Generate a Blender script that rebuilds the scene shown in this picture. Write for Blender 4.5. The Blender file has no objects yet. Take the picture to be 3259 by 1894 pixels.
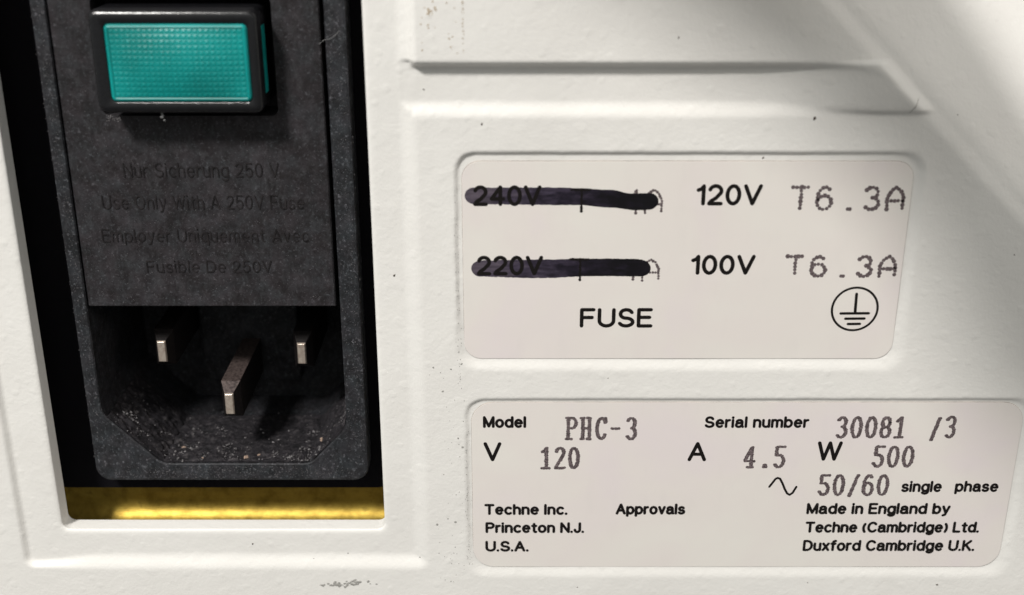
import bpy, bmesh, math, random
import numpy as np
from mathutils import Vector, Matrix, noise
random.seed(7); rng = np.random.default_rng(7)
S = 0.001                                   # one millimetre
def P(u, v, w=0.0):                         # panel millimetres (right, up, out) -> world metres
    return Vector((u*S, -w*S, (v+100)*S))
sc = bpy.context.scene
C = sc.collection

# ------------------------------------------------------------------ camera
cam = bpy.data.cameras.new('camera'); co = bpy.data.objects.new('camera', cam); C.objects.link(co)
co.location = P(0, 0, 114)
co.rotation_euler = (math.radians(90-21.45), 0, 0)
cam.sensor_width = 36; cam.lens = 42.5; cam.clip_start = 0.002; cam.clip_end = 20
cam.dof.use_dof = True; cam.dof.aperture_fstop = 22
cam.dof.focus_distance = 0.128
sc.camera = co
# ------------------------------------------------------------------ room light
w = bpy.data.worlds.new('World'); sc.world = w; w.use_nodes = True
nt = w.node_tree; nt.nodes.clear()
wo = nt.nodes.new('ShaderNodeOutputWorld'); bg = nt.nodes.new('ShaderNodeBackground')
bg.inputs[0].default_value = (0.93, 1.0, 0.95, 1); bg.inputs[1].default_value = 0.70
# an ordinary room: pale ceiling, mid walls, dark bench below
wtc = nt.nodes.new('ShaderNodeTexCoord'); wsp = nt.nodes.new('ShaderNodeSeparateXYZ'); wrp = nt.nodes.new('ShaderNodeValToRGB')
nt.links.new(wtc.outputs['Generated'], wsp.inputs[0]); wmm = nt.nodes.new('ShaderNodeMapRange'); wmm.inputs[1].default_value = -1
nt.links.new(wsp.outputs[2], wmm.inputs[0]); nt.links.new(wmm.outputs[0], wrp.inputs[0])
for i_, (p_, c_) in enumerate(((.30, (.15, .145, .14)), (.50, (.43, .445, .425)), (.80, (1.12, 1.13, 1.09)))):
    if i_ > 1: wrp.color_ramp.elements.new(.9)
    wrp.color_ramp.elements[i_].position = p_; wrp.color_ramp.elements[i_].color = (*c_, 1)
nt.links.new(wrp.outputs[0], bg.inputs[0])
nt.links.new(bg.outputs[0], wo.inputs[0])
def lamp(name, pos, target, size, power, col):
    l = bpy.data.lights.new(name, 'AREA'); l.shape = 'DISK'; l.size = size; l.energy = power; l.color = col
    o = bpy.data.objects.new(name, l); C.objects.link(o); o.location = pos
    o.rotation_euler = (target-pos).to_track_quat('-Z', 'Y').to_euler(); return o
tgt = P(-5, -45, 0)
kd = Vector((-.70, -1.0, 1.30)).normalized()
lamp('ceiling_lamp', tgt + kd*0.55, tgt, 0.085, 3.4, (1.0, .97, .93))
lamp('side_lamp', tgt + Vector((.85, -.35, .35)).normalized()*0.8, tgt, 0.25, 0.85, (1.0, .86, .76))
sc.view_settings.view_transform = 'Standard'; sc.view_settings.look = 'None'
sc.view_settings.exposure = 0; sc.view_settings.gamma = 1
sc.cycles.max_bounces = 8

# ------------------------------------------------------------------ materials
class NT:
    def __init__(s, name):
        s.m = bpy.data.materials.new(name); s.m.use_nodes = True; s.t = s.m.node_tree
        s.b = s.t.nodes['Principled BSDF']
        tc = s.n('ShaderNodeTexCoord'); sc_ = s.n('ShaderNodeVectorMath', operation='SCALE')
        s.l(tc.outputs['Object'], sc_.inputs[0]); sc_.inputs['Scale'].default_value = 1/S
        s.co = sc_.outputs[0]
    def n(s, typ, **k):
        x = s.t.nodes.new(typ)
        for a, b in k.items(): setattr(x, a, b)
        return x
    def l(s, a, b): s.t.links.new(a, b)
    def noise(s, scale, detail=2, rough=.5, dist=0, co=None):
        x = s.n('ShaderNodeTexNoise'); x.inputs['Scale'].default_value = scale
        x.inputs['Detail'].default_value = detail; x.inputs['Roughness'].default_value = rough
        x.inputs['Distortion'].default_value = dist
        s.l(co or s.co, x.inputs['Vector']); return x.outputs[0]
    def stretch(s, v, rot=0):
        x = s.n('ShaderNodeMapping'); x.inputs['Scale'].default_value = v; x.inputs['Rotation'].default_value = (0, rot, 0)
        s.l(s.co, x.inputs[0]); return x.outputs[0]
    def ramp(s, f, stops):
        x = s.n('ShaderNodeValToRGB'); e = x.color_ramp.elements
        while len(e) < len(stops): e.new(.5)
        for i, (p, c) in enumerate(stops):
            e[i].position = p; e[i].color = (*c, 1) if isinstance(c, tuple) else (c, c, c, 1)
        s.l(f, x.inputs[0]); return x.outputs[0]
    def mix(s, f, a, b, mode='MIX'):
        x = s.n('ShaderNodeMix', data_type='RGBA', blend_type=mode)
        for v, i in ((f, 0), (a, 6), (b, 7)):
            if isinstance(v, (int, float)): x.inputs[i].default_value = v
            elif isinstance(v, tuple): x.inputs[i].default_value = (*v, 1)
            else: s.l(v, x.inputs[i])
        return x.outputs[2]
    def math(s, op, a, b=0.0):
        x = s.n('ShaderNodeMath', operation=op)
        for v, i in ((a, 0), (b, 1)):
            if isinstance(v, (int, float)): x.inputs[i].default_value = v
            else: s.l(v, x.inputs[i])
        return x.outputs[0]
    def bump(s, h, dist, strength=1.0, prev=None):
        x = s.n('ShaderNodeBump'); x.inputs['Distance'].default_value = dist*S; x.inputs['Strength'].default_value = strength
        s.l(h, x.inputs['Height'])
        if prev: s.l(prev, x.inputs['Normal'])
        s.l(x.outputs[0], s.b.inputs['Normal']); return x.outputs[0]
    def set(s, col=None, rough=None, metal=None, spec=None, **k):
        for v, nme in ((col, 'Base Color'), (rough, 'Roughness'), (metal, 'Metallic'), (spec, 'Specular IOR Level')):
            if v is None: continue
            if isinstance(v, tuple): s.b.inputs[nme].default_value = (*v, 1)
            elif isinstance(v, (int, float)): s.b.inputs[nme].default_value = v
            else: s.l(v, s.b.inputs[nme])
        return s.m

def mat_paint():
    t = NT('cream_textured_paint')
    n1 = t.noise(.09, 3); col = t.ramp(n1, [(.3, (.735, .720, .690)), (.7, (.775, .762, .732))])
    # faint grime freckles
    n2 = t.noise(2.2, 3, .6); g = t.ramp(n2, [(.70, 0.0), (.78, 1.0)])
    n3 = t.ramp(t.noise(.25, 2), [(.45, 0.0), (.7, 1.0)])
    gg = t.math('MULTIPLY', t.math('MULTIPLY', g, n3), .45)
    col = t.mix(gg, col, (.50, .47, .40))
    fine = t.noise(3.1, 2, .55); peel = t.noise(.9, 2, .5, .4)
    vo = t.n('ShaderNodeTexVoronoi', feature='SMOOTH_F1'); t.l(t.co, vo.inputs['Vector']); vo.inputs['Scale'].default_value = .62
    blob = t.ramp(vo.outputs['Distance'], [(.10, 1.0), (.26, 0.0)])
    b1 = t.bump(fine, .032, .6); b2 = t.bump(peel, .060, .6, b1); b3 = t.bump(blob, .04, .4, b2)
    return t.set(col, .48, 0, .4)
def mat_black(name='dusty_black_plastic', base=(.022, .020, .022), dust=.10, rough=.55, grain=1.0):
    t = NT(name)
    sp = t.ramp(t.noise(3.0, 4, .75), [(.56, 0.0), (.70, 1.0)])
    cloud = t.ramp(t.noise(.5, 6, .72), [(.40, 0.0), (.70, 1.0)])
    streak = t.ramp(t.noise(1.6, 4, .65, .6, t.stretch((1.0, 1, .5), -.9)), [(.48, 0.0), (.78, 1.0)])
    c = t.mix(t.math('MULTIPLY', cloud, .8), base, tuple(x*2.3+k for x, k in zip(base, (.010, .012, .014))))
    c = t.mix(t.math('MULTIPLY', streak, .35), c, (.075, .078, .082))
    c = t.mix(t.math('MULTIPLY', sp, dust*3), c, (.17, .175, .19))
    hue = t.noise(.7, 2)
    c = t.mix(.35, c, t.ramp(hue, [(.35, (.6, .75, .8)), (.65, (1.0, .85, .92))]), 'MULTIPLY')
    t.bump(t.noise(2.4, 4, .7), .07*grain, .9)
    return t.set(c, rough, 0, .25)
def mat_plain(name, col, rough=.5, metal=0, spec=.5, nz=None, bump=0, var=0):
    t = NT(name); c = col
    if var: c = t.mix(t.ramp(t.noise(nz or 1.5, 3), [(.35, 0.0), (.7, 1.0)]), col, tuple(x*(1-var) for x in col))
    if bump: t.bump(t.noise((nz or 1.5)*2, 3), bump, 1)
    return t.set(c, rough, metal, spec)
def mat_label():
    t = NT('satin_label_film')
    c = t.ramp(t.noise(.07, 3, .55, .5), [(.35, (.735, .705, .662)), (.52, (.728, .682, .650)), (.68, (.722, .662, .658))])
    sm = t.ramp(t.noise(.5, 4, .6, 0, t.stretch((1, 1, .35))), [(.55, 0.0), (.8, 1.0)])
    c = t.mix(t.math('MULTIPLY', sm, .12), c, (.56, .53, .52))
    t.bump(t.noise(.16, 2), .12, .35)
    return t.set(c, .42, 0, .35)
def mat_ink(name, col, grain=0, var=.25):
    t = NT(name)
    c = t.mix(t.ramp(t.noise(9, 2), [(.4, 0.0), (.65, 1.0)]), col, tuple(min(1, x*(1+4*var)+.02*var) for x in col))
    return t.set(c, .6, 0, .15)
def mat_marker():
    t = NT('felt_marker_ink')
    sep = t.n('ShaderNodeSeparateXYZ'); t.l(t.co, sep.inputs[0])
    along = t.math('DIVIDE', t.math('ADD', sep.outputs[0], 5), 19.0)            # ink pools towards the end of the stroke
    n = t.noise(.55, 3, .6, 0, t.stretch((1, 1, 2.2)))
    f = t.math('ADD', t.math('MULTIPLY', along, .95), t.math('MULTIPLY', t.math('SUBTRACT', n, .5), 1.15))
    c = t.ramp(f, [(.02, (.100, .082, .105)), (.30, (.050, .040, .064)), (.55, (.014, .011, .020)), (.80, (.004, .0035, .005))])
    streak = t.ramp(t.noise(1.4, 2, .5, 0, t.stretch((.35, 1, 2.5))), [(.4, 0.0), (.75, 1.0)])
    c = t.mix(t.math('MULTIPLY', streak, .6), c, (.008, .006, .010))
    return t.set(c, .55, 0, .2)
def mat_brass():
    t = NT('yellow_passivated_steel')
    c = t.ramp(t.noise(.5, 4, .65), [(.3, (.19, .125, .022)), (.6, (.35, .245, .048)), (.8, (.12, .08, .018))])
    gr = t.noise(2.0, 3, .6, 0, t.stretch((.6, 1, 3.2), .5))
    c = t.mix(t.ramp(t.noise(1.3, 3), [(.66, 0.0), (.74, .6)]), c, (.30, .19, .05))
    t.bump(gr, .02, .6)
    return t.set(c, .46, .92, .5)
def mat_lens():
    t = NT('teal_translucent_plastic')
    c = t.ramp(t.noise(.12, 2), [(.35, (.0, .20, .185)), (.65, (.0, .31, .295))])
    b = t.b; b.inputs['Coat Weight'].default_value = .12; b.inputs['Coat Roughness'].default_value = .35
    b.inputs['Subsurface Weight'].default_value = .6; b.inputs['Subsurface Radius'].default_value = (.2, 1, 1); b.inputs['Subsurface Scale'].default_value = 1.6*S
    return t.set(c, .42, 0, .35)
def mat_metal():
    t = NT('tarnished_nickel')
    c = t.ramp(t.noise(2.5, 4, .6), [(.35, (.62, .50, .42)), (.6, (.80, .70, .60))])
    t.bump(t.noise(4, 3), .03, .6)
    return t.set(c, .33, .75, .5)
def mat_film():
    t = NT('matted_grey_dust')
    c = t.ramp(t.noise(1.1, 5, .75, .8), [(.34, (.006, .006, .007)), (.54, (.020, .018, .021)), (.68, (.065, .06, .062)), (.80, (.16, .145, .135))])
    t.bump(t.noise(2.2, 4, .7), .12, 1.0)
    return t.set(c, .75, 0, .2)
def mat_pin_dim():
    t = NT('shade_dimmed_pin_metal')  # pin metal darkened in colour to stand for half shade
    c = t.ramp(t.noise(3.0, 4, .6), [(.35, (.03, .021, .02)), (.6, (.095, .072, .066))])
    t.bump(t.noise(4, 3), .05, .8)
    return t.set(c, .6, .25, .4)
M = dict(paint=mat_paint(), black=mat_black(base=(.013, .013, .0145), dust=.24), drawer=mat_black('dusty_black_drawer', (.0135, .0115, .0125), .11, .62),
         gloss=mat_plain('glossy_black_plastic', (.009, .009, .0105), .2, 0, .5, 3, .015, .3),
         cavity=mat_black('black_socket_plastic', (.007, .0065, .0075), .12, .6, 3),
         emboss=mat_plain('embossed_black_plastic', (.021, .018, .019), .55, 0, .25, 1.6, .03, .75),
         label=mat_label(), ink=mat_ink('black_print', (.007, .0055, .005), var=.04), dot=mat_ink('dot_matrix_ribbon_ink', (.060, .047, .049), var=.5),
         marker=mat_marker(), brass=mat_brass(), lens=mat_lens(), metal=mat_metal(), pin_dim=mat_pin_dim(), gap=mat_plain('black_gasket_and_gap_shade', (.0035, .003, .0045), .8, 0, .1), pin_shaded=mat_plain('shade_dark_pin', (.012, .010, .010), .5, .0, .2, 3, .02, .4),
         dust=mat_plain('grey_dust', (.20, .19, .195), .8, 0, .2, 1.2, 0, .8), film=mat_film(), crumb=mat_plain('tan_crumb', (.33, .24, .19), .8, 0, .2, 3, 0, .3),
         lint=mat_plain('pale_lint', (.24, .24, .24), .8, 0, .26),
         scuff=mat_plain('grey_scuff', (.36, .35, .33), .7, 0, .2, 3, 0, .3), mottled_brown=mat_plain('brown_label_edge', (.36, .31, .27), .8, 0, .2, .8, 0, .5), rust=mat_plain('brown_spot', (.50, .42, .32), .7, 0, .2, 3, 0, .3),
         fleck=mat_plain('dark_fleck', (.07, .055, .045), .7, 0, .2))

# ------------------------------------------------------------------ helpers
def link(name, me, m, parent, smooth=False):
    o = bpy.data.objects.new(name, me); C.objects.link(o)
    if m is not None and not me.materials: me.materials.append(m)
    if smooth: me.polygons.foreach_set('use_smooth', [True]*len(me.polygons))
    if parent is not None: o.parent = parent
    return o
class MB:
    def __init__(s): s.v = []; s.f = []
    def add(s, pts, faces):
        k = len(s.v); s.v += pts; s.f += [tuple(k+i for i in f) for f in faces]; return s
    def mesh(s, name):
        me = bpy.data.meshes.new(name); me.from_pydata([tuple(P(*p)) for p in s.v], [], s.f); me.update(); return me
    def build(s, name, m, parent, smooth=False, bevel=0, seg=2):
        o = link(name, s.mesh(name), m, parent, smooth)
        if bevel:
            b = o.modifiers.new('bevel', 'BEVEL'); b.width = bevel*S; b.segments = seg; b.limit_method = 'ANGLE'; b.angle_limit = math.radians(35)
        return o
def rrect(u0, v0, u1, v1, r, n=8, rs=None):      # ccw contour, radii order: br, tr, tl, bl
    rs = rs or (r,)*4; out = []
    for (cu, cv, a0), q in zip(((u1, v0, -90), (u1, v1, 0), (u0, v1, 90), (u0, v0, 180)), rs):
        cx = cu - q if cu == u1 else cu + q; cy = cv + q if cv == v0 else cv - q
        if q <= 0: out.append((cu, cv)); continue
        for i in range(n+1):
            a = math.radians(a0 + 90*i/n); out.append((cx+q*math.cos(a), cy+q*math.sin(a)))
    return out
def inset(c, d):
    out = []; n = len(c)
    for i in range(n):
        a = Vector(c[i-1]); b = Vector(c[i]); e = Vector(c[(i+1) % n])
        t1 = (b-a).normalized() if (b-a).length > 1e-9 else Vector((0, 0)); t2 = (e-b).normalized() if (e-b).length > 1e-9 else t1
        n1 = Vector((-t1.y, t1.x)); n2 = Vector((-t2.y, t2.x)); m = (n1+n2)
        if m.length < 1e-6: m = n1
        m.normalize(); k = d/max(.35, m.dot(n1)); out.append((b.x+m.x*k, b.y+m.y*k))
    return out
def loft(mb, loops, cap0=False, cap1=False, flip=False):   # loops: (contour, w) or list of 3-tuples, listed front to back or back to front
    n = len(loops[0][0]); k = len(mb.v)
    for c, wz in loops: mb.v += [(x, y, wz) for x, y in c]
    for j in range(len(loops)-1):
        for i in range(n):
            a, b = k+j*n+i, k+j*n+(i+1) % n; q = (a, b, b+n, a+n)
            mb.f.append(q[::-1] if flip else q)
    if cap0: mb.f.append(tuple(range(k+n-1, k-1, -1)) if not flip else tuple(range(k, k+n)))
    if cap1: q = k+(len(loops)-1)*n; mb.f.append(tuple(range(q, q+n)) if not flip else tuple(range(q+n-1, q-1, -1)))
    return mb
def box(mb, u0, u1, v0, v1, w0, w1):
    return loft(mb, [([(u0, v0), (u1, v0), (u1, v1), (u0, v1)], w0), ([(u0, v0), (u1, v0), (u1, v1), (u0, v1)], w1)], True, True)

# ------------------------------------------------------------------ the instrument
inst = bpy.data.objects.new('laboratory_instrument', None); C.objects.link(inst)
inst['label'] = 'cream painted instrument back with black mains inlet, teal rocker switch and two pale stickers'
inst['category'] = 'instrument'

# --- housing: one moulded sheet, sampled as a height field
def ss(x, a, b):
    t = np.clip((x-a)/(b-a), 0, 1); return t*t*(3-2*t)
def sdr(u, v, u0, v0, u1, v1, r):
    cx, cy = (u0+u1)/2, (v0+v1)/2; hx, hy = (u1-u0)/2-r, (v1-v0)/2-r
    qx, qy = np.abs(u-cx)-hx, np.abs(v-cy)-hy
    return np.hypot(np.maximum(qx, 0), np.maximum(qy, 0)) + np.minimum(np.maximum(qx, qy), 0) - r
def vnoise(u, v, f, seed):
    r = np.random.default_rng(seed); G = r.random((256, 256))
    x, y = u*f+1000, v*f+1000; xi, yi = np.floor(x).astype(int), np.floor(y).astype(int); fx, fy = x-xi, y-yi
    fx, fy = fx*fx*(3-2*fx), fy*fy*(3-2*fy); g = lambda a, b: G[a % 256, b % 256]
    return (g(xi, yi)*(1-fx)+g(xi+1, yi)*fx)*(1-fy)+(g(xi, yi+1)*(1-fx)+g(xi+1, yi+1)*fx)*fy-.5
A0 = np.array([30.6, -15.25]); A1 = np.array([49.9, -34.3])        # the slanting ridge
AD = (A1-A0)/np.linalg.norm(A1-A0); AN = np.array([-AD[1], AD[0]])  # towards the upper right
if AN[0] < 0: AN = -AN
RECW = -.52
WIN = (-49.45, -72.45, -13.98, 12.0)
def height(u, v):
    wob = vnoise(u, v, .35, 3)*.12 + vnoise(u, v, 1.3, 4)*.08
    h = np.zeros_like(u)
    # recess round the window, with its shallow soft walls
    d = sdr(u, v, -53.75, -76.7, -9.65, 40, .9)+wob*.25
    wl = ss(u, -53, -45)
    rec = 1-ss(d, -.35-1.0*wl, .35+.3*wl)
    # channel running right out of the recess, closed by the ridge
    dch = np.maximum(np.maximum(v+20.9+wob*.2, -(v+26.15)+wob*.2), -(u+12))
    t = (u-A0[0])*AN[0]+(v-A0[1])*AN[1]
    kx = ss(u, 23, 36)
    ch = (1-ss(-(v+24.95+kx*.85)+wob*.15, -.25, 1.45-1.2*kx))*(1-ss(v+21.05+wob*.1, -.0, .35))*ss(u, -11.5, -10.5)*(1-ss(t, -1.6, -.3))
    # raised slab above the channel, its lower edge sinking into the ridge
    bend = ss(u, 31.5, 39)*2.8
    slab = ss(v+20.95+bend*.7+wob*.1, -.75, .10)*ss(u+9.45+wob*.1, -.45, .45)*(1-ss(t, -5.5, .3))
    low = np.maximum(rec*(u < 5), ch)
    yy = np.clip((-v-20.9)/5.15, 0, 1); sh_ = .62+.45*kx; fl_ = RECW*(1-kx)+kx*(.95*np.sqrt(np.maximum(1-(yy*.985)**2.4, 0)))
    inch = (u > -9.6)*(v < -20.9)
    h = h + np.where(inch > 0, fl_*ch*(1-slab)+sh_*slab, sh_*slab) + RECW*rec*(u < 5)*(1-(u > -9.6)*ch) + np.where(u <= -9.6, RECW*np.maximum(low-rec, 0), 0)
    h = np.where((slab > .5) & (u > -8.9), .62, h) if False else h
    # pockets of the two labels
    w2 = wob*.9*(ss(-u, 2.0, 4.6)*.8+.35)
    for (a, b, c, e, r, dep) in ((-5.55, -52.6, 40.15, -29.75, 2.0, .34), (-4.85, -77.9, 54.9, -56.25, 2.0, .26)):
        p = sdr(u, v, a, b, c, e, r)+w2
        bw = ss(-(v-(b+e)/2), 3, (e-b)/2-1)*.9 + ss(u, c-3, c-1)*.5
        h = h-dep*(1-ss(p, -.25-bw, .12+bw*.4))
    # the ridge and the side that falls away behind it
        h = h - .27*ss(t, -1.8, .5) - .27*(np.sqrt((np.maximum(t, 0))**2+.5)-.707)
    h = h + vnoise(u, v, .12, 8)*.05 + vnoise(u, v, .5, 5)*.018
    return h
st = .2
us = np.arange(-68, 78+st, st); vs = np.arange(-92, 44+st, st)
U, V = np.meshgrid(us, vs)
def dwin(u, v): return sdr(u, v, WIN[0], WIN[1], WIN[2], WIN[3], .9)
D = dwin(U, V)
for _ in range(3):                                                   # pull the vertices by the window onto its outline
    e = 1e-3; gu = (dwin(U+e, V)-D)/e; gv = (dwin(U, V+e)-D)/e
    near = np.abs(D) < st*.56
    g2 = np.maximum(gu*gu+gv*gv, 1e-3)
    U = np.where(near, U-D*gu/g2, U); V = np.where(near, V-D*gv/g2, V); D = dwin(U, V)
Hh = height(U, V)
edge = np.exp(-np.maximum(D, 0)/.18)*.16                             # softened lip
Hh = Hh-edge
ny, nx = U.shape; idx = np.arange(nx*ny).reshape(ny, nx)
q = np.stack([idx[:-1, :-1], idx[:-1, 1:], idx[1:, 1:], idx[1:, :-1]], -1).reshape(-1, 4)
dc = D.ravel()[q].mean(1); keep = dc > 0.0
q = q[keep]
inner = D.ravel()[q].max(1) < .01; q = q[~inner]
used = np.zeros(nx*ny, bool); used[q.ravel()] = True; remap = -np.ones(nx*ny, int); remap[used] = np.arange(used.sum())
q = remap[q]; pu, pv, ph = U.ravel()[used], V.ravel()[used], Hh.ravel()[used]
# boundary edges
ed = np.concatenate([q[:, [0, 1]], q[:, [1, 2]], q[:, [2, 3]], q[:, [3, 0]]]); key = np.sort(ed, 1); code = key[:, 0].astype(np.int64)*10**7+key[:, 1]
uq, inv, cnt = np.unique(code, return_inverse=True, return_counts=True); bd = ed[cnt[inv] == 1]
verts = [np.stack([pu, pv, ph], 1)]; faces = [q]; nv = len(pu)
mid = pv[bd].mean(1); midu = pu[bd].mean(1)
win_e = (midu > -52) & (midu < -12) & (mid > -75) & (mid < 12.9)
for sel, depths in ((win_e, (-.35, -2.55)), (~win_e, (-26.0,))):
    b = bd[sel]; ids = np.unique(b); m_ = -np.ones(nv, int); cur = ids
    prev_map = {int(i): int(i) for i in ids}
    for dz in depths:
        base = sum(len(x) for x in verts)
        hz = ph[ids]-.12 if dz == -.35 else np.full(len(ids), dz)
        verts.append(np.stack([pu[ids], pv[ids], hz], 1)); nm = {int(i): base+k for k, i in enumerate(ids)}
        faces.append(np.array([[prev_map[int(y)], prev_map[int(x)], nm[int(x)], nm[int(y)]] for x, y in b])); prev_map = nm
    if sel is win_e:                                                 # underside of the sheet
        base = sum(len(x) for x in verts)
        cu, cv = (WIN[0]+WIN[2])/2, -30
        verts.append(np.stack([pu[ids]+np.sign(pu[ids]-cu)*3.0, pv[ids]-np.where(pv[ids] < -71, 3.0, 0), np.full(len(ids), -2.6)], 1)); nm = {int(i): base+k for k, i in enumerate(ids)}
        faces.append(np.array([[prev_map[int(y)], prev_map[int(x)], nm[int(x)], nm[int(y)]] for x, y in b]))
VV = np.concatenate(verts); FF = np.concatenate(faces)
me = bpy.data.meshes.new('rear_panel'); me.vertices.add(len(VV)); me.loops.add(FF.size); me.polygons.add(len(FF))
WV = np.stack([VV[:, 0]*S, -VV[:, 2]*S, (VV[:, 1]+100)*S], 1)
me.vertices.foreach_set('co', WV.ravel()); me.loops.foreach_set('vertex_index', FF.ravel().astype(np.int32))
me.polygons.foreach_set('loop_start', np.arange(0, FF.size, 4, dtype=np.int32)); me.update(calc_edges=True); me.validate()
sm = np.zeros(len(me.polygons), bool); sm[:len(q)] = True; me.polygons.foreach_set('use_smooth', sm)
panel = link('rear_panel', me, M['paint'], inst)
panel['label'] = 'cream textured paint with moulded steps, pockets and a long ledge'

# --- added unseen plate above the picture, outlined to throw the broad soft shadow
mb = MB(); LPOS = (-5-550*.7/1.786, -45+550*1.3/1.786, 550/1.786)
def occ(su, sv, hh): k = hh/LPOS[2]; return (su+(LPOS[0]-su)*k, sv+(LPOS[1]-sv)*k, hh)
top = [occ(-6, 0, 34), occ(17.0, -15.0, 34), occ(31, -25.5, 36), occ(37.5, -34, 38), occ(42, -42, 40), occ(49, -56, 46), occ(75, -66, 46), occ(62, -41, 20), occ(50.5, -25.1, 16), occ(41.8, -13.0, 16), occ(30, 2, 16)]
bk = [(a, b, c+4) for a, b, c in top]
mb.add(top+bk, [tuple(range(11))[::-1], tuple(range(11, 22))]+[(i, (i+1) % 11, 11+(i+1) % 11, 11+i) for i in range(11)])
ea, eb = Vector(top[10][:2]), Vector(top[0][:2]); en = Vector((-(eb-ea).y, (eb-ea).x)).normalized()*4
if en.y < 0: en = -en
q4 = [ea, ea+en, eb+en, eb]
mb.add([(p.x, p.y, -.5) for p in q4]+[(p.x, p.y, h_) for p, h_ in zip(q4, (20, 20, 38, 38))], [(3, 2, 1, 0), (4, 5, 6, 7)]+[(i, (i+1) % 4, 4+(i+1) % 4, 4+i) for i in range(4)])
br = mb.build('added_shadow_plate', M['paint'], inst)

# --- chassis plate behind the window
cav = [(-44.5, -59.75), (-38.6, -65.85), (-22.2, -65.85), (-18.0, -61.4), (-18.0, -47.1), (-18.0, 6), (-44.5, 6), (-44.5, -47.1)]
mb = MB(); zb = -8.3
for a in ((-60, -46, -73.0, 10), (-17, -6, -73.0, 10), (-46, -17, -73.0, -67)): box(mb, a[0], a[1], a[2], a[3], zb-1.2, zb)
prof = [(-73.0-2.6*math.sin(math.radians(a_)), zb+2.6-2.6*math.cos(math.radians(a_))) for a_ in range(0, 88, 6)]; PN = len(prof)
mb.add([(u, a, b) for u in (-60, -6) for a, b in prof], [(i, i+1, PN+1+i, PN+i) for i in range(PN-1)])
ch = mb.build('chassis_plate', M['brass'], inst)
for p in ch.data.polygons[-(PN-1):]: p.use_smooth = True
ch['label'] = 'golden yellow passivated metal strip below the inlet'

# --- mains inlet: frame with its socket cavity
inlet = bpy.data.objects.new('mains_inlet', None); C.objects.link(inlet); inlet.parent = inst
outer = rrect(-46.05, -68.0, -15.85, 6.5, 1.7, 8)
FW = -3.4
def smooth_poly(pts, r, n=5):
    out = []; k = len(pts)
    for i in range(k):
        a, b, c = Vector(pts[i-1]), Vector(pts[i]), Vector(pts[(i+1) % k])
        da, dc_ = (a-b), (c-b); rr = min(r, da.length*.45, dc_.length*.45)
        p0, p2 = b+da.normalized()*rr, b+dc_.normalized()*rr
        for j in range(n+1):
            t = j/n; p = p0*(1-t)**2+b*2*t*(1-t)+p2*t*t; out.append((p.x, p.y))
    return out
cavr = smooth_poly(cav, .9)
bm = bmesh.new()
def ring(c, wz):
    vs_ = [bm.verts.new(P(x, y, wz)) for x, y in c]; return vs_
def bridge(a, b):
    n = len(a)
    for i in range(n): bm.faces.new((a[i], a[(i+1) % n], b[(i+1) % n], b[i]))
o0 = ring(outer, -6.0); o1 = ring(outer, FW-.35); o2 = ring(inset(outer, .10), FW-.10); o3 = ring(inset(outer, .35), FW)
bridge(o0, o1); bridge(o1, o2); bridge(o2, o3)
body = ring(inset(outer, 1.2), -6.0); bridge(body, o0); bd2 = ring(inset(outer, 1.2), -20); bridge(bd2, body)
c3 = ring(inset(cavr, -.12), FW); c2 = ring(cavr, FW-.15); cback = inset(cavr, .55); c1 = ring(cback, -19.5)
bridge(c3, c2); bridge(c2, c1); bm.faces.new(c1)
for ff in bm.faces: ff.normal_update()
e = []
bm.edges.ensure_lookup_table()
def loop_edges(vs_): return [bm.edges.get((vs_[i], vs_[(i+1) % len(vs_)])) for i in range(len(vs_))]
bmesh.ops.triangle_fill(bm, use_beauty=True, use_dissolve=False, edges=loop_edges(o3)+loop_edges(c3))
bmesh.ops.recalc_face_normals(bm, faces=bm.faces)
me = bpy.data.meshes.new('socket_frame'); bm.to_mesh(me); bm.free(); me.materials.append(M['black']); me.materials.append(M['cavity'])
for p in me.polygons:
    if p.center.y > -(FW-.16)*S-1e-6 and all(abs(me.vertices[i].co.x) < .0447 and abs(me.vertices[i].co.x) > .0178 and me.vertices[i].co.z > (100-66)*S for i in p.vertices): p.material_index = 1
frame = link('socket_frame', me, None, inlet); frame['label'] = 'dusty black socket rim with chamfered lower corners'
# black mounting gasket behind the rim, widened at left to stand for shade
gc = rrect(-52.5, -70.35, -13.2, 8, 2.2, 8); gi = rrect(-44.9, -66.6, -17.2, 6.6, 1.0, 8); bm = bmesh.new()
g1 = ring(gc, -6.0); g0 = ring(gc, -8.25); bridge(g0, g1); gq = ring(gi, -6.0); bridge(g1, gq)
me = bpy.data.meshes.new('gasket_and_shade'); bmesh.ops.recalc_face_normals(bm, faces=bm.faces); bm.to_mesh(me); bm.free(); link('gasket_and_shade', me, M['gap'], inlet)
mb = MB(); box(mb, -36.8, -25.2, -62.2, -50.2, -19.4, -17.2); mb.build('socket_core', M['cavity'], inlet, bevel=.3)

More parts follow.
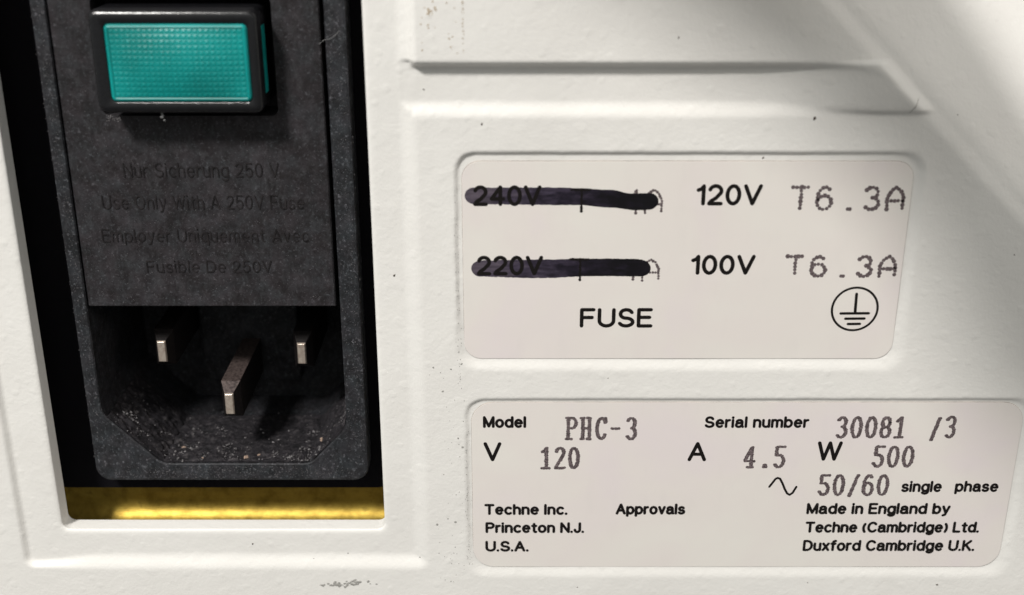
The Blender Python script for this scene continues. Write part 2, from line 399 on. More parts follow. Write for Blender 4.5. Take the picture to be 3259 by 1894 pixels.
# contact pins
def pin(cu, cv, tipw, ch_len=1.45, hx=1.05, hy=2.15, tx=.37, ty=1.15):
    mb = MB()
    r = lambda a, b: [(cu-a, cv-b), (cu+a, cv-b), (cu+a, cv+b), (cu-a, cv+b)]
    loft(mb, [(r(hx, hy), -19), (r(hx, hy), tipw-ch_len-.05), (r(tx+.12, ty+.12), tipw-.22), (r(tx, ty), tipw)], True, True)
    return mb
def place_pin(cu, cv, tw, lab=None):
    o = pin(cu, cv, tw).build('contact_pin', M['metal'], inlet); o.data.materials.append(M['pin_shaded']); o.data.materials.append(M['pin_dim'])
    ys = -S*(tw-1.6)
    for p in o.data.polygons:  # shade put into the colour: bright tip, dim earth-pin top, near-black sides
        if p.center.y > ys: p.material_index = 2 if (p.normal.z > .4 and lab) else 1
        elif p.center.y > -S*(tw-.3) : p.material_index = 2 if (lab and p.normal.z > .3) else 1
    b = o.modifiers.new('bevel', 'BEVEL'); b.width = .06*S; b.segments = 2; b.limit_method = 'ANGLE'
    if lab: o['label'] = lab
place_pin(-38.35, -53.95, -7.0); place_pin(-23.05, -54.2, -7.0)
place_pin(-30.72, -58.85, -4.0, 'longer central earth pin with shade-dimmed colour on its upper side')

# fuse drawer / switch plate with the hole for the rocker
drawer = bpy.data.objects.new('fuse_drawer', None)
dz0, dz1 = -12.0, FW
mb = MB(); DL, DR, DB = -44.3, -18.42, -47.15
hole = rrect(-40.25, -26.9, -23.0, -15.3, .7, 6); n = len(hole)
out4 = rrect(DL, DB, DR, 6, .12, 6)
bm = bmesh.new()
h1 = ring(hole, dz1); h0 = ring(hole, dz1-4.5); bridge(h1, h0); bm.faces.new(h0[::-1])
ou0 = ring(out4, dz0); ou1 = ring(out4, dz1-.12); ou2 = ring(inset(out4, .12), dz1); bridge(ou0, ou1); bridge(ou1, ou2)
bm.edges.ensure_lookup_table()
bmesh.ops.triangle_fill(bm, use_beauty=True, use_dissolve=False, edges=loop_edges(ou2)+loop_edges(h1))
bmesh.ops.recalc_face_normals(bm, faces=bm.faces)
me = bpy.data.meshes.new('fuse_drawer'); bm.to_mesh(me); bm.free()
drawer = link('fuse_drawer', me, M['drawer'], inst); drawer['label'] = 'dusty black plastic plate with four lines of moulded lettering'

# rocker switch
rk = bpy.data.objects.new('rocker_switch', None); C.objects.link(rk); rk.parent = inst
RU0, RU1, RV0, RV1 = -39.55, -23.75, -25.95, -16.15
LU0, LU1, LV0, LV1 = -38.10, -24.70, -24.78, -17.42
ro = rrect(RU0, RV0, RU1, RV1, .8, 6); li = rrect(LU0, LV0, LU1, LV1, .5, 6)
mb = MB()
loft(mb, [(ro, -8.0), (ro, -.55), (inset(ro, .10), -.22), (inset(ro, .30), -.04), (inset(ro, .60), .02), (inset(li, -.12), 0.0), (li, -.08), (li, -.6)])
rb = mb.build('rocker_frame', M['gloss'], rk, True)
# lens: bevelled teal plate with a pressed grid of tiny pyramids
mb = MB(); lo = inset(li, .03); l2 = inset(lo, .28)
loft(mb, [(lo, -.6), (lo, -.06), (inset(lo, .14), .10), (l2, .16), (inset(l2, .12), .10)])
nu, nv_ = 24, 13; gu0, gu1, gv0, gv1 = LU0+.43, LU1-.43, LV0+.43, LV1-.43
du, dv = (gu1-gu0)/nu, (gv1-gv0)/nv_
def dome(x, y): p_, q_ = (2*x-gu0-gu1)/(gu1-gu0), (2*y-gv0-gv1)/(gv1-gv0); return .42*(1-p_**2)*(1-q_**2)
for j in range(nv_):
    for i in range(nu):
        a, b = gu0+i*du, gv0+j*dv; hh = dome(a+du/2, b+dv/2)+ .055+random.uniform(-.012, .012)
        mb.add([(x, y, .06+dome(x, y)) for x, y in ((a, b), (a+du, b), (a+du, b+dv), (a, b+dv))]+[(a+du/2, b+dv/2, .06+hh)], [(0, 1, 4), (1, 2, 4), (2, 3, 4), (3, 0, 4)])
ln = mb.build('lens', M['lens'], rk); ln['label'] = 'teal green translucent lens with fine pressed grid'
mb = MB(); box(mb, RU1-.02, RU1+.05, -24.3, -17.9, -3.1, -1.9); mb.build('lens_edge', M['lens'], rk)

# ------------------------------------------------------------------ lettering: a round-ended stroke alphabet
def E(cx, cy, rx, ry, a0, a1, n=None):
    n = n or max(4, int(abs(a1-a0)/18)); return [(cx+rx*math.cos(math.radians(a0+(a1-a0)*i/n)), cy+ry*math.sin(math.radians(a0+(a1-a0)*i/n))) for i in range(n+1)]
O_ = lambda cx, cy, rx, ry: E(cx, cy, rx, ry, 0, 360, 20)
G = {
 'F': (.55, [[(0, 0), (0, 1), (.55, 1)], [(0, .52), (.48, .52)]]),
 'U': (.66, [[(0, 1)]+E(.33, .33, .33, .33, 180, 360)+[(.66, 1)]]),
 'S': (.62, [E(.31, .74, .27, .26, 20, 270)+E(.31, .24, .31, .24, 90, -160)[1:]]),
 'E': (.57, [[(.56, 1), (0, 1), (0, 0), (.57, 0)], [(0, .53), (.5, .53)]]),
 '0': (.54, [O_(.27, .5, .27, .5)]), 'O': (.76, [O_(.38, .5, .38, .5)]),
 '1': (.24, [[(0, .77), (.14, .83), (.24, 1), (.24, 0)]]),
 '2': (.54, [E(.27, .72, .26, .28, 165, -30)+[(.30, .32), (.08, .14), (0, 0), (.54, 0)]]),
 '3': (.54, [E(.26, .76, .23, .24, 155, -90)+E(.26, .27, .27, .27, 90, -155)[1:]]),
 '4': (.58, [[(.43, 0), (.43, 1), (0, .31), (.58, .31)]]),
 '5': (.54, [[(.5, 1), (.09, 1), (.04, .5)]+E(.26, .32, .27, .32, 135, -155)]),
 '6': (.54, [O_(.27, .31, .27, .31), E(.27, .5, .27, .5, 55, 180)+[(0, .31)]]),
 '8': (.54, [O_(.27, .75, .23, .25), O_(.27, .26, .27, .26)]),
 'V': (.68, [[(0, 1), (.34, 0), (.68, 1)]]), 'A': (.70, [[(0, 0), (.35, 1), (.7, 0)], [(.12, .34), (.58, .34)]]),
 'W': (.96, [[(0, 1), (.24, 0), (.48, 1), (.72, 0), (.96, 1)]]), 'M': (.76, [[(0, 0), (0, 1), (.38, .04), (.76, 1), (.76, 0)]]),
 'T': (.64, [[(0, 1), (.64, 1)], [(.32, 1), (.32, 0)]]), 'I': (0.02, [[(0, 0), (0, 1)]]),
 'P': (.58, [[(0, 0), (0, 1), (.32, 1)]+E(.32, .74, .26, .26, 90, -90)+[(0, .48)]]),
 'N': (.62, [[(0, 0), (0, 1), (.62, 0), (.62, 1)]]), 'J': (.42, [[(.42, 1)]+E(.21, .25, .21, .25, 0, -180)]),
 'C': (.68, [E(.37, .5, .37, .5, 42, 318)]), 'D': (.66, [[(.25, 0), (0, 0), (0, 1), (.25, 1)]+E(.25, .5, .41, .5, 90, -90)]),
 'L': (.5, [[(0, 1), (0, 0), (.5, 0)]]), 'K': (.62, [[(0, 0), (0, 1)], [(.6, 1), (0, .38)], [(.2, .58), (.62, 0)]]),
 'H': (.6, [[(0, 0), (0, 1)], [(.6, 0), (.6, 1)], [(0, .5), (.6, .5)]]),
 'a': (.54, [[(.04, .52)]+E(.26, .50, .23, .22, 150, 0)+[(.49, .12), (.55, 0)], [(.49, .42), (.2, .40)]+E(.2, .20, .2, .20, 90, 270)+[(.34, .02), (.49, .2)]]),
 'b': (.54, [[(0, 0), (0, 1)], O_(.27, .36, .27, .36)]), 'c': (.48, [E(.27, .36, .27, .36, 48, 312)]),
 'd': (.54, [[(.54, 0), (.54, 1)], O_(.27, .36, .27, .36)]), 'e': (.53, [[(.02, .38)]+[(.53, .38)]+E(.27, .36, .26, .36, 8, 312)]),
 'f': (.32, [[(.34, 1)]+E(.3, .82, .17, .18, 90, 180)+[(.13, 0)], [(0, .7), (.32, .7)]]),
 'g': (.54, [O_(.27, .36, .27, .36), [(.54, .72)]+E(.27, -.04, .27, .24, 0, -150)]),
 'h': (.48, [[(0, 0), (0, 1)], E(.24, .46, .24, .26, 180, 0)+[(.48, 0)]]), 'i': (.02, [[(0, 0), (0, .72)], [(0, .97), (0, 1)]]),
 'l': (.02, [[(0, 0), (0, 1)]]), 'm': (.80, [[(0, 0), (0, .72)], E(.2, .5, .2, .22, 180, 0)+[(.4, 0)], E(.6, .5, .2, .22, 180, 0)+[(.8, 0)]]),
 'n': (.48, [[(0, 0), (0, .72)], E(.24, .46, .24, .26, 180, 0)+[(.48, 0)]]), 'o': (.54, [O_(.27, .36, .27, .36)]),
 'p': (.54, [[(0, -.26), (0, .72)], O_(.27, .36, .27, .36)]), 'q': (.54, [[(.54, -.26), (.54, .72)], O_(.27, .36, .27, .36)]),
 'r': (.28, [[(0, 0), (0, .72)], E(.27, .44, .27, .27, 180, 88)]), 's': (.46, [E(.23, .53, .20, .18, 25, 270)+E(.23, .18, .23, .18, 90, -155)[1:]]),
 't': (.32, [[(.15, .93), (.15, .16)]+E(.29, .14, .14, .14, 180, 285), [(0, .7), (.32, .7)]]),
 'u': (.48, [[(0, .72)]+E(.24, .25, .24, .25, 180, 350), [(.48, .72), (.48, 0)]]), 'v': (.48, [[(0, .72), (.24, 0), (.48, .72)]]),
 'x': (.46, [[(0, 0), (.46, .72)], [(0, .72), (.46, 0)]]), 'y': (.5, [[(0, .72), (.26, .02)], [(.5, .72), (.2, -.18), (.04, -.25)]]),
 '(': (.18, [E(.5, .42, .5, .68, 140, 220)]), ')': (.18, [E(-.32, .42, .5, .68, 40, -40)]), '.': (.02, [[(0, 0), (0, .02)]]),
 '-': (.4, [[(0, .45), (.4, .45)]]), '/': (.42, [[(0, -.05), (.42, 1.02)]]),
}
def ribbon(mb, pts, t, w0, th):
    pts = [Vector(p) for p in pts]
    for i in range(1, len(pts)-1):                                     # sharp corners get two round-ended strokes
        a, b = pts[i]-pts[i-1], pts[i+1]-pts[i]
        if a.length > 1e-4 and b.length > 1e-4 and a.normalized().dot(b.normalized()) < .72:
            ribbon(mb, pts[:i+1], t, w0, th); ribbon(mb, pts[i:], t, w0+.0003, th); return
    c = [pts[0]]
    for p in pts[1:]:
        if (p-c[-1]).length > 1e-4: c.append(p)
    pts = c; r = t/2
    closed = len(pts) > 4 and (pts[0]-pts[-1]).length < 1e-3
    if closed: pts = pts[:-1]
    n = len(pts); L, R = [], []
    for i, p in enumerate(pts):
        a = pts[i-1] if (i > 0 or closed) else None; b = pts[(i+1) % n] if (i < n-1 or closed) else None
        ta = (p-a).normalized() if a is not None else None; tb = (b-p).normalized() if b is not None else None
        if ta is None and tb is None: ta = tb = Vector((1, 0))
        if ta is None: ta = tb
        if tb is None: tb = ta
        n1, n2 = Vector((-ta.y, ta.x)), Vector((-tb.y, tb.x)); m = n1+n2
        m = m.normalized() if m.length > .3 else n1
        k = r/max(.55, m.dot(n1)); L.append(p+m*k); R.append(p-m*k)
    out = [(p.x, p.y) for p in L]; ri = [(p.x, p.y) for p in R]
    fs = []; N = n if closed else n-1
    top = [(x, y, w0+th) for x, y in out+ri]
    for i in range(N):
        j = (i+1) % n; fs.append((n+i, n+j, j, i))
    if th > .05:
        bot = [(x, y, w0) for x, y in out+ri]; q0 = 2*n
        for i in range(N):
            j = (i+1) % n; fs.append((i, j, q0+j, q0+i)); fs.append((n+j, n+i, q0+n+i, q0+n+j))
        top += bot
    mb.add(top, fs)
    if not closed:
        for p, q_ in ((pts[0], None), (pts[-1], None)):
            disc(mb, p.x, p.y, r*.98, w0+th+.0007, th if th > .05 else 0, 10)
def disc(mb, x, y, r, wz, th=0, n=8):
    c = [(x+r*math.cos(2*math.pi*i/n), y+r*math.sin(2*math.pi*i/n)) for i in range(n)]
    pts = [(a, b, wz) for a, b in c]; fs = [tuple(range(n))]
    if th:
        pts += [(a, b, wz-th) for a, b in c]; fs += [(n+i, n+(i+1) % n, (i+1) % n, i) for i in range(n)]
    mb.add(pts, fs)
def layout(s, u0, u1, gap=.27, space=.34, fixed=None):
    x = 0; items = []
    for chh in s:
        if chh == ' ': x += (fixed or space); continue
        wd = G[chh][0]
        if fixed: items.append((chh, x+(fixed-.27-wd)/2)); x += fixed
        else: items.append((chh, x)); x += wd+gap
    x0 = min(a for _, a in items); x1 = max(a+G[c_][0] for c_, a in items)
    return items, x0, x1
def text(s, u0, u1, v0, v1, wz, m, parent, t=.2, th=.004, name='printed_text', **k):
    items, x0, x1 = layout(s, u0, u1, **k); sx = (u1-u0-t)/(x1-x0); sy = (v1-v0-t)
    mb = MB(); e = 0
    for c_, ox in items:
        for stv in G[c_][1]:
            e += .0004; e %= .0036
            ribbon(mb, [(u0+t/2+(ox-x0+x)*sx, v0+t/2+y*sy) for x, y in stv], t, wz+e, th)
    return mb.build(name, m, parent)
# dot-matrix glyphs, drawn as rows of ribbon-ink dots
DG = dict(G)
SER = {'1': (.5, [[(.02, .80), (.26, 1), (.26, 0)], [(0, 0), (.52, 0)]]), '3': G['3'],
 '2': (.54, [E(.27, .76, .25, .24, 170, -20)+[(.06, .12), (.02, 0), (.54, 0), (.54, .06)]]),
 '5': (.54, [[(.52, 1), (.08, 1), (.08, .58)]+E(.26, .3, .27, .3, 115, -160)]),
 '4': (.56, [[(.40, 0), (.40, 1), (0, .30), (.56, .30)], [(.22, 0), (.56, 0)]]),
 'P': (.56, [[(.1, 0), (.1, 1)], [(0, 1), (.34, 1)]+E(.34, .76, .22, .24, 90, -90)+[(.1, .52)], [(0, 0), (.32, 0)]]),
 'H': (.6, [[(.1, 0), (.1, 1)], [(.5, 0), (.5, 1)], [(.1, .52), (.5, .52)], [(0, 0), (.2, 0)], [(.4, 0), (.6, 0)], [(0, 1), (.2, 1)], [(.4, 1), (.6, 1)]]),
 'C': (.54, [[(.52, 1), (.52, .80)], E(.28, .5, .27, .5, 35, 325)]), '-': (.5, [[(0, .5), (.5, .5)]]), '.': (.14, [[(.06, .02), (.06, .14)], [(.14, .02), (.14, .14)]])}
def dots(s, u0, u1, v0, v1, wz, m, parent, r=.12, stp=.13, pitch=None, serif=True, dbl=.11, name='dot_matrix_text', jit=.02):
    n = len(s); mb = MB(); tab = dict(G); tab.update(SER if serif else {'.': SER['.'], 'T': (.62, G['T'][1]), 'A': (.6, [[(0, 0), (0, .55), (.13, .86), (.3, 1), (.47, .86), (.6, .55), (.6, 0)], [(0, .38), (.6, .38)]])})
    pitch = pitch or 1.0; x = 0; sy = v1-v0-2*r
    cw = (u1-u0)/(n-.22) if n > 1 else (u1-u0)/.78
    k = 0
    for i, c_ in enumerate(s):
        if c_ == ' ': continue
        wd, sts = tab[c_]; gs = cw*.78/.6; ox = u0+i*cw+(cw*.78-wd*gs)/2
        for stv in sts:
            pts = [Vector((ox+r+x_*(gs-2*r/.6*.5), v0+r+y_*sy)) for x_, y_ in stv]
            carry = 0
            for a, b in zip(pts, pts[1:]):
                Ls = (b-a).length; d = carry
                while d <= Ls:
                    p = a+(b-a)*(d/max(Ls, 1e-6)); k += 1
                    for dd in ((-dbl/2, dbl/2) if dbl else (0,)):
                        disc(mb, p.x+dd+random.uniform(-jit, jit), p.y+random.uniform(-jit, jit), r*random.uniform(.7, 1.0), wz+(k % 7)*.0006+(dd > 0)*.0003, 0, 6)
                    d += stp
                carry = d-Ls
    return mb.build(name, m, parent)

# moulded lettering on the drawer
for s, a, b, c, d in (('Nur Sicherung 250 V', -38.95, -23.35, -33.15, -31.66), ('Use Only With A 250V Fuse', -41.5, -21.05, -36.5, -35.02),
                      ('Employer Uniquement Avec', -41.95, -20.8, -40.0, -38.6), ('Fusible De 250V', -37.75, -24.8, -43.35, -42.02)):
    text(s, a, b, c, d, FW-.01, M['emboss'], drawer, t=.13, th=.075, name='moulded_lettering', space=.42)

# ------------------------------------------------------------------ labels
def sticker(name, u0, v0, u1, v1, wz, r, lab):
    c = rrect(u0, v0, u1, v1, r, 10); mb = MB()
    n = len(c); loft(mb, [(inset(c, -.07), wz-.10), (inset(c, -.03), wz-.01), (inset(c, .02), wz)], False, True)
    o = mb.build(name, M['label'], inst); o.data.materials.append(M['mottled_brown'])
    for p in o.data.polygons[:len(c)]: p.material_index = 1  # outermost edge band in mottled brown
    o['label'] = lab; return o
LW = -.24
fl = sticker('fuse_label', -4.88, -51.65, 39.2, -30.68, LW, 1.75, 'upper pale sticker with two struck-out voltages and an earth symbol')
text('240V', -3.84, 2.9, -35.2, -33.07, LW+.008, M['ink'], fl, t=.385)
text('220V', -3.55, 3.13, -42.5, -40.38, LW+.008, M['ink'], fl, t=.385)
text('120V', 18.1, 24.6, -35.14, -32.95, LW+.004, M['ink'], fl, t=.39)
text('100V', 17.97, 24.43, -42.43, -40.28, LW+.004, M['ink'], fl, t=.39)
text('FUSE', 6.93, 14.4, -48.2, -46.03, LW+.004, M['ink'], fl, t=.385)
for v0, v1, q0, q1 in ((-35.80, -33.0, 27.35, 38.5), (-42.85, -40.2, 27.4, 38.55)):
    dots('T6.3A', q0, q1, v0, v1, LW+.004, M['dot'], fl, r=.265, stp=.36, serif=False, dbl=0, jit=.03)
for v0, v1 in ((-36.1, -33.35), (-43.2, -40.6)):
    dots('T', 5.73, 7.75, v0, v1, LW+.010, M['ink'], fl, r=.17, stp=.22, serif=False, dbl=0)
    dots('1', 11.2, 12.5, v0, v1, LW+.004, M['dot'], fl, r=.18, stp=.26, serif=False, dbl=0)
    dots('A', 12.95, 14.75, v0, v1, LW+.004, M['dot'], fl, r=.18, stp=.26, serif=False, dbl=0)
# earth symbol
mb = MB(); ribbon(mb, O_(34.93, -46.15, 2.32, 2.34)[::-1] if False else E(34.93, -46.15, 2.32, 2.34, 0, 360, 48), .24, LW+.003, .004)
ribbon(mb, [(34.95, -44.5), (35.0, -46.55)], .30, LW+.004, .004)
for a, b, c in ((33.55, 36.4, -46.63), (34.08, 36.02, -47.21), (34.4, 35.62, -47.8)): ribbon(mb, [(a, c), (b, c+.02)], .28, LW+.005, .004)
mb.build('earth_symbol', M['ink'], fl)
# felt marker strokes
def stroke(top, bot, endl, endr):
    def samp(pts, x):
        for (a, b), (c, d) in zip(pts, pts[1:]):
            if a <= x <= c:
                t = (x-a)/(c-a); t2 = t*t*(3-2*t); return b+(d-b)*t2
        return pts[0][1] if x < pts[0][0] else pts[-1][1]
    n = 150; T, B = [], []
    for i in range(n+1):
        f = i/n; x = endl+(endr-endl)*(.5-.5*math.cos(math.pi*f)); rl = min(1, (x-endl)/.95); rr = min(1, (endr-x)/.95)
        k = math.sqrt(max(0, 1-(1-rl)**2))*math.sqrt(max(0, 1-(1-rr)**2)); a, b = samp(top, x), samp(bot, x); m = (a+b)/2; hgt = (a-b)/2*k
        wv = noise.noise(Vector((x*1.3, 3, 0)))*.06; jg = noise.noise(Vector((x*5.5, 1, 4)))*.05*k; T.append((x, m+hgt+wv+jg)); B.append((x, m-hgt+wv*.6+noise.noise(Vector((x*4, 9, 1)))*.06*k))
    mb = MB(); pts = [(x, y, LW+.0095) for x, y in T+B]
    mb.add(pts, [(n+1+i, n+2+i, i+1, i) for i in range(n)]); return mb.build('marker_stroke', M['marker'], fl)
stroke([(-4.65, -33.3), (4.66, -33.29), (7, -33.39), (9.74, -33.54), (11.7, -33.9), (14.5, -33.85)], [(-4.65, -35.0), (6.65, -35.1), (9.79, -35.36), (12.3, -35.62), (14.5, -35.55)], -4.65, 14.42)
stroke([(-4.1, -40.9), (2.77, -40.79), (8.36, -40.69), (11.95, -40.71), (14, -40.9)], [(-4.1, -42.6), (2.78, -42.78), (8.4, -42.56), (14, -42.6)], -4.1, 13.95)
for c_, (x0_, x1_, b0, b1) in (('240V', (-3.84, 2.9, -35.2, -33.07)), ('220V', (-3.55, 3.13, -42.5, -40.38))): pass

rl = sticker('rating_label', -4.25, -77.0, 53.95, -56.73, LW+.06, 2.3, 'lower pale sticker with model, serial number, volts, amps and watts'); RW = LW+.064
for s, a, b, c, d, t in (('Model', -3.08, 1.53, -59.72, -58.3, .2), ('V', -3.05, -1.12, -63.72, -61.40, .27), ('A', 18.79, 20.79, -63.72, -61.38, .27),
     ('Techne Inc.', -3.02, 6.08, -70.38, -68.98, .2), ('Approvals', 11.3, 18.9, -70.33, -68.92, .2), ('Princeton N.J.', -2.92, 7.95, -72.68, -71.28, .2), ('U.S.A.', -2.95, 1.87, -75.07, -73.66, .2),
     ('Serial number', 20.37, 31.45, -59.72, -58.32, .19), ('W', 32.58, 35.25, -63.66, -61.3, .27), ('single', 42.1, 46.5, -67.52, -66.1, .19), ('phase', 47.9, 52.62, -67.5, -66.1, .19),
     ('Made in England by', 32.1, 47.78, -70.29, -68.85, .2), ('Techne (Cambridge) Ltd.', 32.15, 51.3, -72.64, -71.2, .2), ('Duxford Cambridge U.K.', 32.1, 51.12, -75.0, -73.54, .2)):
    text(s, a, b, c, d, RW, M['ink'], rl, t=min(t*1.55, .39), space=.4)
for s, a, b, c, d in (('PHC-3', 5.56, 13.15, -61.22, -58.35), ('120', 2.97, 7.1, -64.75, -61.9), ('4.5', 24.7, 29.15, -64.64, -61.78), ('30081', 34.25, 41.65, -61.02, -58.26),
                      ('/', 44.2, 45.35, -61.2, -58.25), ('3', 45.75, 46.95, -61.02, -58.2), ('500', 38.5, 42.9, -64.57, -61.76), ('50/60', 33.0, 40.6, -68.05, -65.24)):
    dots(s, a, b, c, d, RW, M['dot'], rl, r=.195, stp=.22, dbl=.13)
mb = MB(); ribbon(mb, [(27.82, -66.85), (28.1, -66.4), (28.4, -65.9), (28.62, -65.75), (28.9, -65.85), (29.2, -66.4), (29.5, -67.1), (29.8, -67.65), (30.1, -67.85), (30.4, -67.6), (30.75, -66.85)], .25, RW, .004)
mb.build('sine_symbol', M['ink'], rl)

# ------------------------------------------------------------------ dirt: specks, flecks, lint
def surf(u, v): return float(height(np.array([u]), np.array([v]))[0])
def flake(mb, u, v, wz, r, tall=.4, n=5, asp=1.0, rot=0):
    pts = []
    for i in range(n):
        a = 2*math.pi*i/n; q_ = r*random.uniform(.55, 1.1); x, y = q_*math.cos(a)*asp, q_*math.sin(a)
        pts.append((u+x*math.cos(rot)-y*math.sin(rot), v+x*math.sin(rot)+y*math.cos(rot), wz))
    pts.append((u+random.uniform(-.2, .2)*r, v+random.uniform(-.2, .2)*r, wz+r*tall))
    mb.add(pts, [(i, (i+1) % n, n) for i in range(n)])
mb = MB()                                                            # grey pits and scuffs between window and lower sticker
for _ in range(60):
    v = random.uniform(-79, -52); u = random.gauss(-6.6, .95)+(v+60)*.01
    if u > -5.0: continue
    flake(mb, u, v, surf(u, v)+.003, random.choice((.05, .07, .09, .16)), .25, 6, random.uniform(.6, 1.3), random.uniform(0, 3))
for _ in range(60):
    u = random.gauss(-18.6, 1.3); v = -79.2+random.gauss(0, .16)+(u+18.6)*.08
    flake(mb, u, v, surf(u, v)+.003, random.uniform(.05, .2), .2, 6, 1.5, .3)
for _ in range(100):
    u = random.gauss(-5.45, .13); v = random.uniform(-55, -33)
    flake(mb, u, v, surf(u, v)+.003, random.uniform(.04, .1), .25, 6, .5, 0)
for _ in range(100):
    u = random.gauss(-4.75, .12); v = random.uniform(-77, -60)
    flake(mb, u, v, surf(u, v)+.003, random.uniform(.04, .1), .25, 6, .5, 0)
o = mb.build('scuff_marks', M['scuff'], panel); o['kind'] = 'stuff'
mb = MB()
for _ in range(40):
    v = random.uniform(-20.2, -15); u = -4.55+random.gauss(0, .05); flake(mb, u, v, surf(u, v)+.003, random.uniform(.04, .11), .2, 6, .6, 0)
for _ in range(22):
    u, v = random.uniform(-8.6, -5), random.uniform(-20.4, -15.2); flake(mb, u, v, surf(u, v)+.003, random.uniform(.04, .13), .2, 6)
for _ in range(12):
    u, v = random.gauss(-7.6, .4), random.gauss(-16.2, .15); flake(mb, u, v, surf(u, v)+.003, random.uniform(.08, .2), .2, 6)
o = mb.build('rust_spots', M['rust'], panel); o['kind'] = 'stuff'
mb = MB()
for u, v, r in ((29.0, -26.35, .17), (-2.9, -26.95, .13), (15.5, -18.6, .09), (-28.7, -74.3, .1), (-11.9, -42.6, .13), (47.5, -79.3, .14), (7.3, -79.6, .07), (24.4, -30.35, .1), (42.9, -26.2, .07),
                (-10.2, -75.9, .08), (-18.2, -75.5, .07), (38.9, -50.2, .08), (-45.2, -62.3+0, .0), (-22.0, -76.1, .06), (10, -53.8, .05), (33, -79, .06), (-8.4, -23.7, .09), (50.2, -40.2, .07)):
    if r: flake(mb, u, v, surf(u, v)+.004, r, .5, 7, 1.5, random.uniform(0, 3))
for i in range(26):                                                   # dark hairline in the corner at the channel's end
    f = i/25; u = 37.9+f*.75; v = -25.8+f*1.35+.06*math.sin(f*9); flake(mb, u, v, surf(u, v)+.004, .035, .3, 5, 1.6, 1.1)
o = mb.build('dark_flecks', M['fleck'], panel); o['kind'] = 'stuff'
mb = MB()                                                            # dust in and on the inlet
def floor_v(u):
    if u < -38.6: return -65.85+(-38.6-u)*1.03
    if u > -22.2: return -65.85+(u+22.2)*1.06
    return -65.85
for _ in range(2600):
    u = random.uniform(-43.5, -18.6); wz = FW-.3-abs(random.gauss(0, 4.2))
    if wz < -16: continue
    if noise.noise(Vector((u*.55, wz*.55, 2)))+.45*noise.noise(Vector((u*2.1, wz*2.1, 7))) < random.gauss(.10, .12): continue
    if -32 < u < -24 and wz < -5.5 and random.random() < .7: continue
    v = floor_v(u)+.16+random.uniform(0, .14)+(-wz-3.4)*.036
    r = random.choice((.03, .04, .05, .06, .08, .10, .17)); k = len(mb.v)
    a = [random.uniform(.5, 1.2)*r for _ in range(4)]
    mb.add([(u-a[0], v, wz), (u, v, wz-a[1]), (u+a[2], v, wz), (u, v, wz+a[3]), (u+random.uniform(-.3, .3)*r, v+r*random.uniform(.5, 1.5), wz)], [(0, 1, 4), (1, 2, 4), (2, 3, 4), (3, 0, 4)])
o = mb.build('socket_dust', M['dust'], inlet); o['kind'] = 'stuff'
# matted dust lying on the floor and chamfers of the socket, as a bumpy skin
mb = MB(); path = [(-44.1, -60.2), (-38.55, -65.78), (-22.25, -65.78), (-18.2, -61.6)]; NS, NW = 240, 90; seg = []
Ls = [math.dist(a, b) for a, b in zip(path, path[1:])]; tot = sum(Ls)
for i in range(NS+1):
    d = tot*i/NS; k = 0
    while k < 2 and d > Ls[k]: d -= Ls[k]; k += 1
    a, b = path[k], path[k+1]; f = min(1, d/Ls[k]); nx_, ny_ = -(b[1]-a[1])/Ls[k], (b[0]-a[0])/Ls[k]
    seg.append((a[0]+(b[0]-a[0])*f, a[1]+(b[1]-a[1])*f, nx_, ny_))
for j in range(NW+1):
    wz = FW-.35-j*10.5/NW
    for x, y, nx_, ny_ in seg:
        nn = noise.noise(Vector((x*.8, wz*.8, 1)))+.6*noise.noise(Vector((x*2.1, wz*2.1, 5)))+.35*noise.noise(Vector((x*5, wz*5, 9)))
        edge_ = min(1, j/3)*min(1, (NW-j)/25); mid_ = 1-.75*math.exp(-((x+28)/3.6)**2)*(1 if wz < -5.2 else .3)
        hh = (.10+.34*max(-.25, nn))*edge_*mid_+.02+(-wz-3.4)*.036
        mb.v.append((x+nx_*hh, y+ny_*hh, wz))
mb.f += [(j*(NS+1)+i, (j+1)*(NS+1)+i, (j+1)*(NS+1)+i+1, j*(NS+1)+i+1) for j in range(NW) for i in range(NS)]
o = mb.build('dust_film', M['film'], inlet, True); o['kind'] = 'stuff'
mb = MB()
for _ in range(1500):
    sd = random.random()
    if sd < .3: u, v = random.uniform(-45.6, -44.7), random.uniform(-66, -14)
    elif sd < .62: u, v = random.uniform(-17.9, -16.1), random.uniform(-66, -14)
    else: u, v = random.uniform(-44, -17.5), random.uniform(-67.6, -66.1)
    r = random.choice((.025, .03, .04, .06)); flake(mb, u, v, FW+.003, r, .8, 5)
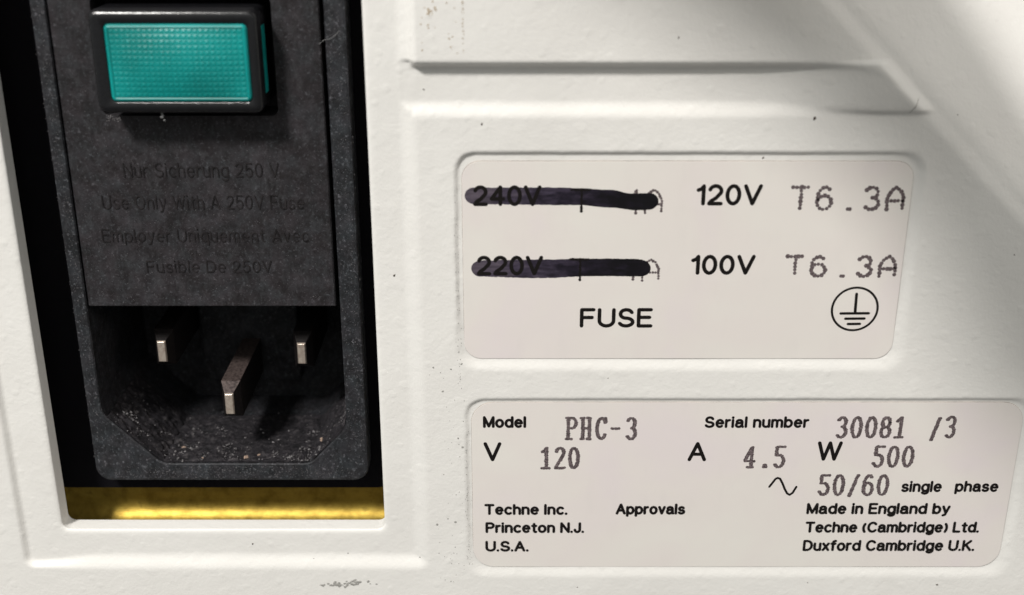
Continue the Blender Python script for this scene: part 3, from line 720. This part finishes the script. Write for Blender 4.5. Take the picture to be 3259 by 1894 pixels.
for _ in range(130):
    u, v = random.choice((-15.9, -45.95))+random.uniform(-.15, .1), random.uniform(-66, -14); flake(mb, u, v, FW-.25, .05, 1.3, 5)
o = mb.build('rim_dust', M['dust'], inlet); o['kind'] = 'stuff'
mb = MB()
for _ in range(900):
    u = random.uniform(-44, -18.8); v = -46.9+abs(random.gauss(0, 9.5))
    if v > -14 or (-40.4 < u < -22.9 and v > -27.2): continue
    flake(mb, u, v, FW+.003, random.choice((.02, .025, .03, .045)), .8, 5)
for _ in range(40):                                                  # dust caught under the rocker
    u, v = random.uniform(-40.0, -38.6), random.gauss(-27.15, .15); flake(mb, u, v, FW+.003, random.uniform(.05, .12), .8, 5)
o = mb.build('drawer_dust', M['dust'], drawer); o['kind'] = 'stuff'
mb = MB()
for u, wz, r in ((-37.0, -6.9, .32), (-36.2, -7.6, .2), (-21.0, -6.2, .34), (-29.6, -4.6, .30), (-28.3, -5.1, .22), (-34.3, -4.4, .16)):
    v = floor_v(u)+.1
    for _ in range(5):
        flake(mb, u+random.gauss(0, r*.4), v+.1, wz+random.gauss(0, r*.3), r*.6, 1.2, 6)
o = mb.build('socket_crumbs', M['crumb'], inlet); o['kind'] = 'stuff'
def fibre(pts, r, name, parent, m):
    mb = MB(); n = len(pts)
    for p, q_ in zip(pts, pts[1:]):
        a, b = Vector(p), Vector(q_); t = (b-a).normalized(); s1 = t.cross(Vector((0, 0, 1))).normalized()*r; s2 = t.cross(s1).normalized()*r
        c4 = [s1, s2, -s1, -s2]; mb.add([tuple(a+x) for x in c4]+[tuple(b+x) for x in c4], [(i, (i+1) % 4, 4+(i+1) % 4, 4+i) for i in range(4)])
    return mb.build(name, m, parent)
fibre([(-18.6+i*.22, -19.9+1.15*(i/9)+.12*math.sin(i*.8), FW+.05+.08*math.sin(i*.35)) for i in range(10)], .018, 'lint_fibre', drawer, M['lint'])
mb = MB()
for _ in range(9): flake(mb, -33.55+random.gauss(0, .1), -26.25+random.gauss(0, .22), -.6, .12, 1.2, 6)
o = mb.build('lint_speck', M['lint'], rk); o['kind'] = 'stuff'
